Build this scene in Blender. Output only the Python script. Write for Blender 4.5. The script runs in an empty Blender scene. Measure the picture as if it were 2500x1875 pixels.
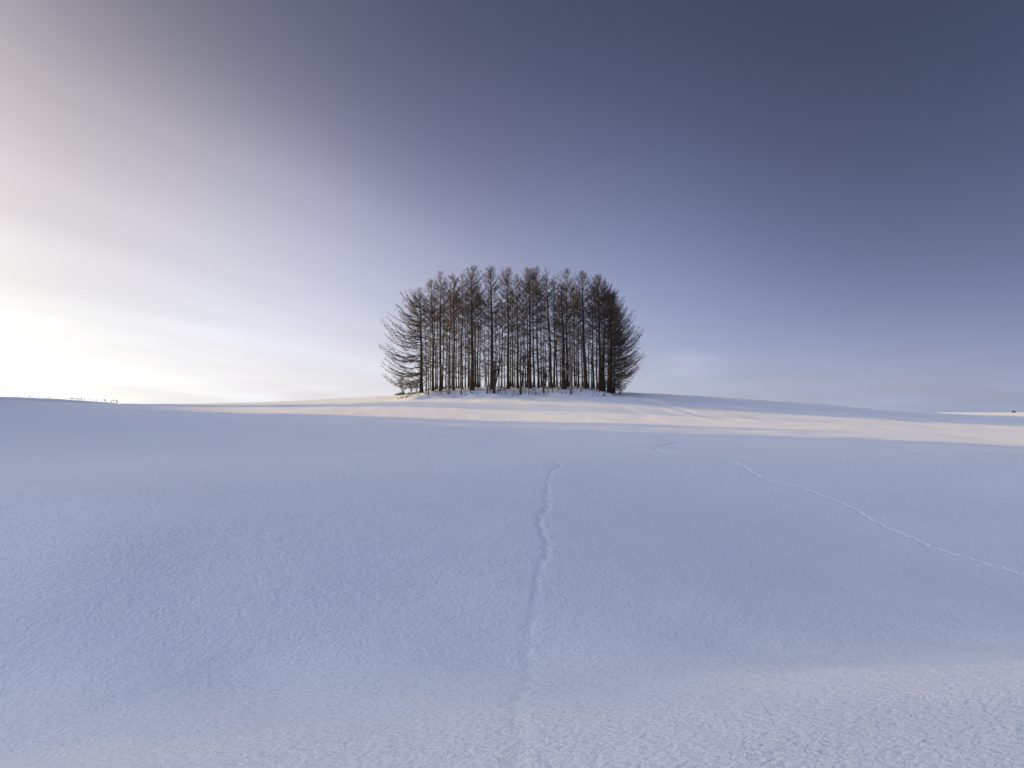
import bpy, math
import numpy as np
from mathutils import Vector, Matrix

sc = bpy.context.scene
COL = sc.collection
R = math.radians
F = 1667.0                       # focal length in pixels of a 2500 px wide frame (24 mm)
PITCH = math.atan(63.0 / F)
EYE = 1.75

# ------------------------------------------------------------------ camera
cam = bpy.data.cameras.new('camera')
cam.lens = 24.0
cam.sensor_width = 36.0
cam.clip_start = 0.1
cam.clip_end = 20000
co = bpy.data.objects.new('camera', cam)
co.location = (0, 0, EYE)
co.rotation_euler = (math.pi / 2 + PITCH, 0, 0)
COL.objects.link(co)
sc.camera = co

# ------------------------------------------------------------------ sun and sky
SUN_AZ, SUN_EL = -73.0, 12.0
sd = Vector((math.sin(R(SUN_AZ)) * math.cos(R(SUN_EL)), math.cos(R(SUN_AZ)) * math.cos(R(SUN_EL)), math.sin(R(SUN_EL))))
sun = bpy.data.lights.new('sun', 'SUN')
sun.energy = 5.0
sun.angle = R(0.8)
sun.color = (1.0, 0.64, 0.14)
so = bpy.data.objects.new('sun', sun)
so.rotation_euler = (-sd).to_track_quat('-Z', 'Y').to_euler()
so.location = (-60, 20, 60)
COL.objects.link(so)

world = bpy.data.worlds.new('World')
sc.world = world
world.use_nodes = True
nt = world.node_tree
for n in list(nt.nodes):
    nt.nodes.remove(n)
L = nt.links


def N(kind, **kw):
    n = nt.nodes.new(kind)
    for k, v in kw.items():
        setattr(n, k, v)
    return n


def plug(sock, v):
    if isinstance(v, (int, float)):
        sock.default_value = v
    elif isinstance(v, (tuple, list)):
        sock.default_value = v
    else:
        L.new(v, sock)


def M(op, a, b=None, c=None, clamp=False):
    n = N('ShaderNodeMath', operation=op, use_clamp=clamp)
    plug(n.inputs[0], a)
    if b is not None:
        plug(n.inputs[1], b)
    if c is not None:
        plug(n.inputs[2], c)
    return n.outputs[0]


def V(op, a, b=None, c=None):
    n = N('ShaderNodeVectorMath', operation=op)
    plug(n.inputs[0], a)
    if b is not None:
        plug(n.inputs[1], b)
    if c is not None:
        plug(n.inputs[2], c)
    return n.outputs['Value'] if op == 'DOT_PRODUCT' else n.outputs[0]


tc = N('ShaderNodeTexCoord')
D = V('NORMALIZE', tc.outputs['Generated'])
sep = N('ShaderNodeSeparateXYZ')
L.new(D, sep.inputs[0])
dx, dy, dz = sep.outputs
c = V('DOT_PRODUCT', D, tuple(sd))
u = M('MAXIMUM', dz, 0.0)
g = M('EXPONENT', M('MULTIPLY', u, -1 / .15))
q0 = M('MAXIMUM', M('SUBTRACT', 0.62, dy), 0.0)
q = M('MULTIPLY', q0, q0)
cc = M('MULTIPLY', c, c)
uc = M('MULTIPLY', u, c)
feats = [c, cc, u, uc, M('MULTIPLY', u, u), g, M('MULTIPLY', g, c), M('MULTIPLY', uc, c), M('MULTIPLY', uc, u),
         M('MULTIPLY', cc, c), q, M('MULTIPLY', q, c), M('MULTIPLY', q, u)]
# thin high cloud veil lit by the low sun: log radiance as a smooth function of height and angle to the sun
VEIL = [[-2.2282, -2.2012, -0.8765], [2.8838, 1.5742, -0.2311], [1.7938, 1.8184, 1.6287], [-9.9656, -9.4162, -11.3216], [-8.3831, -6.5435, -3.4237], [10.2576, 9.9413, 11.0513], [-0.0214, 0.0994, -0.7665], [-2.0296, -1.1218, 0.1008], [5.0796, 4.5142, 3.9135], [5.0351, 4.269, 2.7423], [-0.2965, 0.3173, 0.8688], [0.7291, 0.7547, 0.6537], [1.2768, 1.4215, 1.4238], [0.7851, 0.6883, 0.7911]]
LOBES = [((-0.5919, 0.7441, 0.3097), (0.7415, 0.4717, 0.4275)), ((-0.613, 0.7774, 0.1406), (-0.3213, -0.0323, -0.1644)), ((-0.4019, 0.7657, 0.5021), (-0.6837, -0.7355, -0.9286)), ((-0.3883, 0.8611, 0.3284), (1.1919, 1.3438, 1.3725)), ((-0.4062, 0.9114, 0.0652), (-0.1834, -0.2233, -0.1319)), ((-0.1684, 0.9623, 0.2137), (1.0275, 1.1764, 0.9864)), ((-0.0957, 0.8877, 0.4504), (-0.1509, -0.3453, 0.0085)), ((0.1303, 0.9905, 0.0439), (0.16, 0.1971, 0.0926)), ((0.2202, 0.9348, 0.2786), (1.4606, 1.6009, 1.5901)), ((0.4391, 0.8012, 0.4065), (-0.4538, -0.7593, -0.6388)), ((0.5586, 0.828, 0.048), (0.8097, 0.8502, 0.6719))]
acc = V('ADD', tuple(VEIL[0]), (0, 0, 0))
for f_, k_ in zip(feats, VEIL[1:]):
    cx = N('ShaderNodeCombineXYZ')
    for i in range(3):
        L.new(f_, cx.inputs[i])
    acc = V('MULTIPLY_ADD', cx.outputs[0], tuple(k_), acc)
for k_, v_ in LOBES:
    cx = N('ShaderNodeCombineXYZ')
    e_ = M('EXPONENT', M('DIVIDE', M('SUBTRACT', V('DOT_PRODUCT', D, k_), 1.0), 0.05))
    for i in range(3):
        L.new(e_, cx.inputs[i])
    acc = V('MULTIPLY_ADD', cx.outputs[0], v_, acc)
# fan of cirrus streaks: noise on the cloud plane, stretched along the wind
zz = M('ADD', u, 0.16)
cp = N('ShaderNodeCombineXYZ')
L.new(M('DIVIDE', dx, zz), cp.inputs[0])
L.new(M('DIVIDE', dy, zz), cp.inputs[1])
vr = N('ShaderNodeVectorRotate', rotation_type='Z_AXIS')
vr.inputs['Angle'].default_value = R(-60)
L.new(cp.outputs[0], vr.inputs['Vector'])
mp = N('ShaderNodeMapping')
mp.inputs['Scale'].default_value = (0.22, 1.9, 1)
L.new(vr.outputs[0], mp.inputs[0])
nz = N('ShaderNodeTexNoise')
nz.inputs['Scale'].default_value = 1.0
nz.inputs['Detail'].default_value = 4.0
nz.inputs['Roughness'].default_value = 0.42
L.new(mp.outputs[0], nz.inputs['Vector'])
streak = M('MULTIPLY', M('SUBTRACT', nz.outputs[0], 0.5), M('ADD', M('MULTIPLY', M('MAXIMUM', c, 0.0), 0.62), 0.10))
# low small clouds just over the horizon
mp2 = N('ShaderNodeMapping')
mp2.inputs['Scale'].default_value = (5.0, 5.0, 38.0)
L.new(D, mp2.inputs[0])
nz2 = N('ShaderNodeTexNoise')
nz2.inputs['Scale'].default_value = 1.6
nz2.inputs['Detail'].default_value = 5.0
L.new(mp2.outputs[0], nz2.inputs['Vector'])
low = M('MULTIPLY', M('MULTIPLY', M('SUBTRACT', nz2.outputs[0], 0.5), 0.5), M('EXPONENT', M('MULTIPLY', u, -14.0)))
pd = Vector(((1684 - 1250) / F, 1, 0.068)).normalized()
pv = V('SUBTRACT', D, tuple(pd))
pm = V('MULTIPLY', pv, (26.0, 26.0, 52.0))
pl = V('DOT_PRODUCT', pm, pm)
puff = M('MULTIPLY', M('EXPONENT', M('MULTIPLY', pl, -1.0)), M('MULTIPLY', nz2.outputs[0], 0.26))
mod = M('ADD', streak, low)
cx = N('ShaderNodeCombineXYZ')
for i in range(3):
    L.new(M('MULTIPLY_ADD', puff, (1.35, 0.95, 0.75)[i], mod), cx.inputs[i])
acc = V('ADD', acc, cx.outputs[0])
s2 = N('ShaderNodeSeparateXYZ')
L.new(acc, s2.inputs[0])
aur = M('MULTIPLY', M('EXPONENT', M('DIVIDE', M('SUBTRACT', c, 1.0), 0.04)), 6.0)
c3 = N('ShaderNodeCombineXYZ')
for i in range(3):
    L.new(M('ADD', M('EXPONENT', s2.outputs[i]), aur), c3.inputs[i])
sky = N('ShaderNodeTexSky', sky_type='NISHITA')
sky.sun_disc = False
sky.sun_elevation = R(SUN_EL)
sky.sun_rotation = R(SUN_AZ)
bg1 = N('ShaderNodeBackground')
L.new(V('MULTIPLY', sky.outputs[0], (0.95, 0.80, 0.92)), bg1.inputs[0])
bg1.inputs[1].default_value = 0.05
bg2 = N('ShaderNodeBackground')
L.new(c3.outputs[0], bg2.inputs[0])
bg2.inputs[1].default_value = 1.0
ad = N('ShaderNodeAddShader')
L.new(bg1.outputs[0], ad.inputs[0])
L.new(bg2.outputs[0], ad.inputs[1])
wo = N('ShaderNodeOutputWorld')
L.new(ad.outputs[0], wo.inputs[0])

sc.view_settings.view_transform = 'Standard'
sc.view_settings.look = 'None'
sc.view_settings.exposure = 0.0
sc.view_settings.gamma = 1.0
sc.view_settings.use_curve_mapping = False
sc.render.engine = 'CYCLES'
sc.cycles.max_bounces = 6
sc.cycles.diffuse_bounces = 4


# ------------------------------------------------------------------ materials
def material(name):
    m = bpy.data.materials.new(name)
    m.use_nodes = True
    t = m.node_tree
    b = t.nodes['Principled BSDF']
    return m, t, b


def snow_material():
    m, t, b = material('snow')
    n, l = t.nodes, t.links
    geo = n.new('ShaderNodeNewGeometry')

    def noise(scale, rot, sx, sy, det, rough=0.5):
        vr = n.new('ShaderNodeVectorRotate')
        vr.rotation_type = 'Z_AXIS'
        vr.inputs['Angle'].default_value = R(rot)
        l.new(geo.outputs['Position'], vr.inputs['Vector'])
        mp = n.new('ShaderNodeMapping')
        mp.inputs['Scale'].default_value = (sx, sy, 1)
        l.new(vr.outputs[0], mp.inputs[0])
        k = n.new('ShaderNodeTexNoise')
        k.inputs['Scale'].default_value = scale
        k.inputs['Detail'].default_value = det
        k.inputs['Roughness'].default_value = rough
        l.new(mp.outputs[0], k.inputs['Vector'])
        return k.outputs[0]

    def math_(op, a, b_):
        k = n.new('ShaderNodeMath')
        k.operation = op
        for i, v in enumerate((a, b_)):
            if isinstance(v, (int, float)):
                k.inputs[i].default_value = v
            else:
                l.new(v, k.inputs[i])
        return k.outputs[0]
    fine = noise(23.0, -22, 0.65, 1.0, 3.0, 0.65)          # grains and crust, centimetres
    ripple = noise(7.5, -22, 0.5, 1.0, 3.0, 0.6)         # wind ripples, decimetres
    broad = noise(1.1, -30, 0.35, 1.0, 2.0, 0.5)
    patch = noise(0.35, -25, 0.5, 1.0, 3.0, 0.6)
    amt = math_('ADD', math_('MULTIPLY', patch, 1.6), 0.0)
    fine = math_('MULTIPLY', fine, amt)
    h = math_('ADD', math_('MULTIPLY', fine, 0.033), math_('ADD', math_('MULTIPLY', ripple, 0.022), math_('MULTIPLY', broad, 0.035)))
    bp = n.new('ShaderNodeBump')
    bp.inputs['Strength'].default_value = 1.0
    bp.inputs['Distance'].default_value = 1.0
    l.new(h, bp.inputs['Height'])
    l.new(bp.outputs[0], b.inputs['Normal'])
    b.inputs['Base Color'].default_value = (0.88, 0.91, 0.95, 1)
    b.inputs['Roughness'].default_value = 0.75
    b.inputs['Specular IOR Level'].default_value = 0.25
    return m


def bark_material(name, ca, cb, scale, stretch, rough=0.9, bump=0.02):
    m, t, b = material(name)
    n, l = t.nodes, t.links
    tcn = n.new('ShaderNodeTexCoord')
    mp = n.new('ShaderNodeMapping')
    mp.inputs['Scale'].default_value = (1, 1, stretch)
    l.new(tcn.outputs['Object'], mp.inputs[0])
    k = n.new('ShaderNodeTexNoise')
    k.inputs['Scale'].default_value = scale
    k.inputs['Detail'].default_value = 5
    l.new(mp.outputs[0], k.inputs['Vector'])
    cr = n.new('ShaderNodeValToRGB')
    cr.color_ramp.elements[0].position = 0.32
    cr.color_ramp.elements[1].position = 0.72
    cr.color_ramp.elements[0].color = (*ca, 1)
    cr.color_ramp.elements[1].color = (*cb, 1)
    l.new(k.outputs[0], cr.inputs[0])
    l.new(cr.outputs[0], b.inputs['Base Color'])
    bp = n.new('ShaderNodeBump')
    bp.inputs['Distance'].default_value = bump
    l.new(k.outputs[0], bp.inputs['Height'])
    l.new(bp.outputs[0], b.inputs['Normal'])
    b.inputs['Roughness'].default_value = rough
    b.inputs['Specular IOR Level'].default_value = 0.2
    return m


SNOW = snow_material()
BARK = bark_material('larch_bark', (0.026, 0.021, 0.019), (0.085, 0.066, 0.054), 9.0, 0.22)
TWIG = bark_material('larch_twigs', (0.085, 0.067, 0.053), (0.180, 0.142, 0.108), 2.0, 1.0)
PALE = bark_material('pale_bark', (0.10, 0.09, 0.085), (0.32, 0.30, 0.28), 6.0, 0.6)
STEM = bark_material('shrub_bark', (0.045, 0.036, 0.032), (0.11, 0.09, 0.078), 4.0, 0.5)
LEAF = bark_material('bamboo_grass_leaf', (0.10, 0.10, 0.03), (0.36, 0.31, 0.12), 5.0, 1.0)
WEED = bark_material('dry_weed', (0.10, 0.075, 0.05), (0.20, 0.15, 0.10), 5.0, 1.0)
SPRUCE = bark_material('windbreak_needles', (0.02, 0.03, 0.018), (0.05, 0.065, 0.04), 1.5, 1.0)


# ------------------------------------------------------------------ terrain height
def row_z(row, y):
    """height relative to the eye of a point at distance y seen at this photo row"""
    return math.tan(math.atan((937.5 - row) / F) + PITCH) * y


pts = []
prof_t = [-12, 0, 2.5, 4.2, 6.5, 7.6, 8.3, 9.4, 11.7, 15.2, 20, 24.2, 29, 36, 42]
prof_z = [-1.55, -1.66, -1.78, -2.08, -2.66, -2.92, -2.98, -2.66, -2.09, -1.82, -1.70, -1.64, -1.88, -2.36, -2.62]


def prof(t, amp):
    z = np.interp(t, prof_t, prof_z)
    base = np.interp(t, [-12, 0, 24.2, 42], [-1.55, -1.68, -1.64, -2.62])
    return base + (z - base) * amp


for x in (-60, -36, -22, -12, -6, -3, 0, 3, 6, 12, 22, 36, 60):
    for t in (-12, -5, 0, 2, 3.5, 5, 6.3, 7.4, 8.3, 9.4, 10.6, 12, 15, 20, 24.2, 29, 36, 42):
        sh = 0.20 * max(-9, min(9, x))
        amp = 1.0 - 0.012 * max(-9, min(9, x))
        y = t + sh
        k_ = min(1, max(0, t / 24))
        zc = prof(t, amp) + 0.010 * max(-x, 0) * k_ - 0.006 * max(x, 0) * k_ + float(np.interp(t, [0, 6, 8.3, 11, 14, 20, 27], [.03, .03, -.02, -.125, -.11, -.045, 0])) * max(-9, min(9, x))
        if abs(x) <= 12 or t in (-12, 0, 5, 8.3, 12, 20, 24.2, 42):
            pts.append((x, y, zc))
far = [
    (0, 1072, 52), (0, 1030, 72), (0, 1005, 90), (0, 985, 110), (0, 976, 125), (0, 978, 140), (0, 984, 165),
    (250, 1075, 52), (250, 1035, 72), (250, 1008, 92), (250, 992, 112), (250, 985, 127), (250, 989, 145),
    (450, 1078, 52), (450, 1042, 72), (450, 1014, 92), (450, 995, 112), (450, 986, 128), (450, 990, 145),
    (800, 1084, 52), (800, 1050, 72), (800, 1016, 92), (800, 990, 110), (800, 980, 122), (800, 974, 134), (800, 980, 150),
    (1050, 1088, 52), (1050, 1054, 70), (1050, 1020, 90), (1050, 985, 107), (1050, 972, 114), (1050, 962, 135), (1050, 968, 152),
    (1250, 1090, 52), (1250, 1058, 70), (1250, 1024, 88), (1250, 990, 103), (1250, 969, 112), (1250, 957, 135), (1250, 966, 152),
    (1500, 1092, 52), (1500, 1062, 68), (1500, 1036, 80), (1500, 1000, 98), (1500, 970, 112), (1500, 957.5, 134), (1500, 966, 150),
    (1700, 1094, 52), (1700, 1070, 64), (1700, 1046, 76), (1700, 1012, 94), (1700, 982, 112), (1700, 966, 127), (1700, 973, 144),
    (2000, 1096, 52), (2000, 1075, 62), (2000, 1055, 72), (2000, 1026, 90), (2000, 1003, 105), (2000, 986, 119), (2000, 990, 134),
    (2250, 1098, 52), (2250, 1065, 70), (2250, 1037, 88), (2250, 1019, 102), (2250, 1006.5, 114), (2250, 1010, 130),
    (2500, 1102, 52), (2500, 1075, 70), (2500, 1050, 84), (2500, 1035, 94), (2500, 1021, 107), (2500, 1016, 116), (2500, 1021, 135),
    (2900, 1110, 52), (2900, 1080, 72), (2900, 1048, 100), (2900, 1032, 140),
    (-500, 1000, 90), (-500, 972, 125), (-500, 970, 150),
    (0, 986, 205), (-400, 980, 205), (160, 992, 205), (420, 998, 205), (0, 992, 260), (250, 1000, 250),
    (700, 1012, 205), (1250, 1025, 205), (1800, 1040, 205), (2500, 1045, 205), (700, 1030, 260), (1250, 1040, 260), (1800, 1045, 260), (2500, 1042, 260),
]
for px, row, y in far:
    pts.append(((px - 1250) / F * y, y, row_z(row, y)))
pts += [(-150, -20, 6.0), (-150, 40, 8.0), (-150, 90, 7.0), (-175, 140, 4.0), (-100, 0, 2.0), (-105, 50, 2.5), (150, 0, -4), (150, 60, -5), (150, 120, -4), (0, -30, -1.5), (-60, -30, -.8), (60, -30, -2.2)]
pts = np.array(pts, float)


def tps_fit(P, lam):
    X = P[:, :2] / 50.0
    n = len(X)
    d = np.sqrt(((X[:, None] - X[None]) ** 2).sum(-1))
    K = np.where(d > 0, d * d * np.log(np.maximum(d, 1e-9)), 0) + lam * np.eye(n)
    A = np.zeros((n + 3, n + 3))
    A[:n, :n] = K
    A[:n, n] = 1
    A[:n, n + 1:] = X
    A[n, :n] = 1
    A[n + 1:, :n] = X.T
    b = np.concatenate([P[:, 2], np.zeros(3)])
    return X, np.linalg.solve(A, b)


TX, TW = tps_fit(pts, 2e-6)


def tps(x, y):
    x = np.asarray(x, float) / 50.0
    y = np.asarray(y, float) / 50.0
    out = TW[-3] + TW[-2] * x + TW[-1] * y
    for i in range(len(TX)):
        d2 = (x - TX[i, 0]) ** 2 + (y - TX[i, 1]) ** 2
        out = out + TW[i] * 0.5 * d2 * np.log(np.maximum(d2, 1e-12))
    return out


def ss(a, b, v):
    t = np.clip((v - a) / (b - a), 0, 1)
    return t * t * (3 - 2 * t)


def hsh(i, j, seed):
    h = (i * 374761393 + j * 668265263 + seed * 974634777) & 0xFFFFFFFF
    h = ((h ^ (h >> 13)) * 1274126177) & 0xFFFFFFFF
    return ((h ^ (h >> 16)) & 0xFFFF) / 65535.0


def vnoise(x, y, seed=0):
    xi = np.floor(x).astype(np.int64)
    yi = np.floor(y).astype(np.int64)
    fx = x - xi
    fy = y - yi
    fx = fx * fx * fx * (fx * (fx * 6 - 15) + 10)
    fy = fy * fy * fy * (fy * (fy * 6 - 15) + 10)
    a = hsh(xi, yi, seed)
    b = hsh(xi + 1, yi, seed)
    c_ = hsh(xi, yi + 1, seed)
    d = hsh(xi + 1, yi + 1, seed)
    return (a * (1 - fx) + b * fx) * (1 - fy) + (c_ * (1 - fx) + d * fx) * fy - 0.5


def mound(x, y):
    front = 112.2 + 0.35 * np.sin(x * 0.45) + 0.25 * np.sin(x * 1.3 + 1) + 0.9 * ss(8, 19, x) - 0.6 * ss(-6, -19, x)
    f = ss(0, 2.6, y - front) * (1 - ss(133, 140, y))
    e = ss(-20.8, -13.5, x) * (1 - ss(13.0, 19.5, x))
    lump = 1 + 0.30 * vnoise(x * 0.9, y * 0.9, 7) + 0.22 * vnoise(x * 2.3, y * 2.3, 8)
    return 0.85 * f * e * lump


def height(x, y):
    """terrain height in world z"""
    x = np.asarray(x, float)
    y = np.asarray(y, float)
    inner = tps(np.clip(x, -230, 200), np.clip(y, -35, 262))
    r = np.hypot(x, y)
    farz = np.interp(y, [200, 260, 330, 430, 520, 620, 700, 1200, 6000, 12000], [-5, -6.2, -6.0, -4.1, -2.75, -2.28, -3.6, -14, -70, -160])
    farz = farz - 0.9 * ss(420, 620, y) * ss(450, 150, x) * 0.0
    out = np.where(y > 100, farz, -6.0)
    w = 1 - ss(235, 275, y)
    w = w * (1 - ss(170, 215, x)) * (1 - ss(200, 260, -x)) * ss(-60, -30, y)
    z = inner * w + out * (1 - w)
    z = z + mound(x, y)
    z = z - 0.33 * (np.sqrt(1 + (x / 5.0) ** 2) - 1) * (1 - ss(12, 32, y)) * ss(-20, 0, y) * (1 - ss(30, 80, np.abs(x)))
    # distant bank on the left, its short steep face turned to the right
    xe = -141.0 + 1.5 * np.sin(y * 0.11)
    topz = np.interp(y, [170, 182, 190, 215, 240, 256, 270], [2.0, 3.55, 3.65, 3.5, 2.45, 1.3, 0])
    k = ss(-0.5, 6.0, xe + 5.0 - x) * ss(168, 182, y) * (1 - ss(255, 275, y)) * (1 - ss(215, 255, -x))
    z = z + np.maximum(topz - z, 0) * k
    # soft drift relief
    a1 = (0.05 + 0.07 * ss(20, 50, y)) * vnoise(x / 4.0, y / 3.0, 1) + 0.022 * vnoise(x / 1.4 + y * .2, y / 0.9, 2)
    xr = x * math.cos(R(12)) + y * math.sin(R(12))
    yr = -x * math.sin(R(12)) + y * math.cos(R(12))
    hill = ss(78, 92, y) * (1 - ss(140, 160, y))
    sas = 1.7 * (0.085 * vnoise(xr / 1.6, yr / 9.0, 3) + 0.035 * vnoise(xr / 0.8, yr / 4.5, 4)) * (0.35 + 0.65 * ss(5, 22, x))
    z = z + a1 * (1 - 0.4 * hill) * w + sas * hill * w
    return z + EYE


# ------------------------------------------------------------------ grid of the snow sheet
def spaced(knots):
    out = [knots[0][0]]
    for (a, s0), (b, s1) in zip(knots[:-1], knots[1:]):
        v = a
        while v < b - 1e-6:
            s = s0 + (s1 - s0) * (v - a) / (b - a)
            v += s
            out.append(v)
        out[-1] = b
    return np.array(out)


px_ = spaced([(0, .42), (26, .60), (60, 1.0), (110, 1.2), (150, 1.3), (260, 9), (1000, 120), (9000, 1500)])
GX = np.concatenate([-px_[:0:-1], px_])
gy1 = spaced([(0, .3), (4, .20), (16, .28), (40, .5), (90, .45), (108, .22), (117, .25), (140, .5), (170, 1.5), (280, 5), (650, 12), (1500, 200), (11000, 1800)])
gy0 = spaced([(0, .5), (12, 2), (60, 10), (400, 150), (4000, 900)])
GY = np.concatenate([-gy0[:0:-1], gy1])
XX, YY = np.meshgrid(GX, GY)
nx, ny = len(GX), len(GY)
ZZ = height(XX.ravel(), YY.ravel()).reshape(ny, nx)
GRX = np.gradient(ZZ, GX, axis=1)
GRY = np.gradient(ZZ, GY, axis=0)


def grid_interp(A, x, y):
    i = np.clip(np.searchsorted(GX, x, side='right') - 1, 0, nx - 2)
    j = np.clip(np.searchsorted(GY, y, side='right') - 1, 0, ny - 2)
    fx = (x - GX[i]) / (GX[i + 1] - GX[i])
    fy = (y - GY[j]) / (GY[j + 1] - GY[j])
    return (A[j, i] * (1 - fx) + A[j, i + 1] * fx) * (1 - fy) + (A[j + 1, i] * (1 - fx) + A[j + 1, i + 1] * fx) * fy


def ground(x, y):
    return float(grid_interp(ZZ, np.array([x]), np.array([y]))[0])


def ground_hit(px, row, y0=3.5, y1=150.0):
    """where the ray through this photo pixel meets the snow"""
    ys = np.arange(y0, y1, 0.04)
    xs = (px - 1250) / F * ys
    zr = EYE + np.tan(math.atan((937.5 - row) / F) + PITCH) * ys
    zg = grid_interp(ZZ, xs, ys)
    k = np.nonzero(zr <= zg)[0]
    if len(k) == 0:
        k = [int(np.argmin(zr - zg))]
    return xs[k[0]], ys[k[0]]


def mesh_object(name, verts, faces, mat, parent=None, smooth=False, loc=None):
    me = bpy.data.meshes.new(name)
    verts = np.asarray(verts, np.float32)
    nf = len(faces)
    me.vertices.add(len(verts))
    me.vertices.foreach_set('co', verts.ravel())
    if isinstance(faces, tuple):
        q4, q3 = faces
        flat = np.concatenate([q4.ravel(), q3.ravel()]).astype(np.int32)
        st_ = np.concatenate([np.arange(len(q4)) * 4, len(q4) * 4 + np.arange(len(q3)) * 3]).astype(np.int32)
        nf = len(q4) + len(q3)
        me.loops.add(len(flat))
        me.loops.foreach_set('vertex_index', flat)
        me.polygons.add(nf)
        me.polygons.foreach_set('loop_start', st_)
    elif isinstance(faces, np.ndarray):
        k = faces.shape[1]
        me.loops.add(nf * k)
        me.loops.foreach_set('vertex_index', faces.astype(np.int32).ravel())
        me.polygons.add(nf)
        me.polygons.foreach_set('loop_start', np.arange(0, nf * k, k, dtype=np.int32))
    else:
        flat = np.concatenate([np.asarray(f_, np.int32) for f_ in faces])
        lens = np.array([len(f_) for f_ in faces], np.int32)
        me.loops.add(len(flat))
        me.loops.foreach_set('vertex_index', flat)
        me.polygons.add(nf)
        me.polygons.foreach_set('loop_start', np.concatenate([[0], np.cumsum(lens)[:-1]]).astype(np.int32))
    me.update(calc_edges=True)
    if smooth:
        me.polygons.foreach_set('use_smooth', np.ones(nf, bool))
    me.materials.append(mat)
    o = bpy.data.objects.new(name, me)
    COL.objects.link(o)
    if parent is not None:
        o.parent = parent
    if loc is not None:
        o.location = loc
    return o


def tag(o, label=None, cat=None, group=None, kind=None):
    if label:
        o['label'] = label
    if cat:
        o['category'] = cat
    if group:
        o['group'] = group
    if kind:
        o['kind'] = kind
    return o


# --- animal tracks pressed into the snow: cells of the sheet under a track are replaced by finer ones
def resample(p, step):
    p = np.array(p, float)
    # smooth a little
    seg = np.hypot(*(p[1:] - p[:-1]).T)
    s = np.concatenate([[0], np.cumsum(seg)])
    t = np.arange(0, s[-1], step)
    return np.stack([np.interp(t, s, p[:, 0]), np.interp(t, s, p[:, 1])], 1)


tracks = [
    ('winding line of animal footprints up the middle of the snowfield', 0.19, 0.027, [(1300, 1990), (1284, 1875), (1272, 1808), (1266, 1740), (1277, 1672), (1294, 1616), (1288, 1560), (1300, 1503), (1311, 1447), (1317, 1401), (1339, 1356), (1333, 1321), (1322, 1305), (1317, 1289), (1317, 1263), (1333, 1240), (1337, 1204), (1338, 1162), (1354, 1146), (1372, 1136), (1344, 1121)]),
    ('line of animal footprints running down to the right edge', 0.22, 0.036, [(1777, 1126), (1818, 1141), (1823, 1149), (1862, 1168), (1906, 1178), (1953, 1190), (2038, 1224), (2089, 1249), (2140, 1280), (2191, 1302), (2259, 1333), (2343, 1360), (2411, 1380), (2496, 1407), (2700, 1465)]),
    ('short hooked footprint line below the right end of the grove', 0.45, 0.06, [(1658, 1077), (1628, 1085), (1597, 1092), (1606, 1099), (1630, 1105)]),
    ('faint far footprint line crossing the edge of the sunlit band', 0.4, 0.035, [(1805, 1034), (1822, 1041), (1852, 1054), (1862, 1059), (1871, 1066), (1841, 1071)]),
]
cellmask = np.zeros((ny - 1, nx - 1), bool)
snow = None
track_specs = []
rng0 = np.random.default_rng(5)
for label, wid, dep, pix in tracks:
    w = np.array([ground_hit(a, b) for a, b in pix])
    path = resample(w, 0.03)
    kw_ = np.hanning(33)
    kw_ /= kw_.sum()
    pad = np.pad(path, ((16, 16), (0, 0)), 'edge')
    path = np.stack([np.convolve(pad[:, i_], kw_, 'valid') for i_ in (0, 1)], 1)
    # light wobble so the line is not a clean curve
    t = np.arange(len(path)) * 0.03
    tang = np.gradient(path, axis=0)
    tang /= np.maximum(np.hypot(tang[:, 0], tang[:, 1])[:, None], 1e-9)
    nor = np.stack([-tang[:, 1], tang[:, 0]], 1)
    wob = 0.02 * np.sin(t * 1.1) + 0.02 * np.sin(t * 2.7 + 1)
    path = path + nor * wob[:, None]
    # the prints
    step = 0.30 if wid < 0.4 else 0.36
    k = np.arange(3, len(path) - 1, int(step / 0.03))
    side = np.where(np.arange(len(k)) % 2 == 0, 1, -1)
    prints = path[k] + nor[k] * (side * 0.055 + rng0.normal(0, 0.02, len(k)))[:, None]
    pdir = tang[k]
    prad = rng0.uniform(0.055, 0.085, len(k)) * (1 + (wid > 0.4) * 0.8)
    pdep = rng0.uniform(0.6, 1.1, len(k)) * dep * 0.62
    R0 = wid * 0.5 + 0.16
    m = np.zeros_like(cellmask)
    for p in path[::3]:
        i0 = np.searchsorted(GX, p[0] - R0) - 1
        i1 = np.searchsorted(GX, p[0] + R0)
        j0 = np.searchsorted(GY, p[1] - R0) - 1
        j1 = np.searchsorted(GY, p[1] + R0)
        m[max(j0, 0):j1, max(i0, 0):i1] = True
    m &= ~cellmask
    cellmask |= m
    track_specs.append((label, wid, dep, path, prints, pdir, prad, pdep, m))

jj, ii = np.nonzero(~cellmask)
faces = np.stack([jj * nx + ii, jj * nx + ii + 1, (jj + 1) * nx + ii + 1, (jj + 1) * nx + ii], 1)
V0 = np.stack([XX.ravel(), YY.ravel(), ZZ.ravel()], 1)
snow = mesh_object('snow_field', V0, faces, SNOW, smooth=True)
tag(snow, 'rolling open snowfield rising to the hill under the grove', kind='structure')
nrm = np.stack([-GRX.ravel(), -GRY.ravel(), np.ones(nx * ny)], 1)
nrm /= np.linalg.norm(nrm, axis=1)[:, None]
snow.data.normals_split_custom_set_from_vertices(nrm.astype(np.float32))

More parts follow.
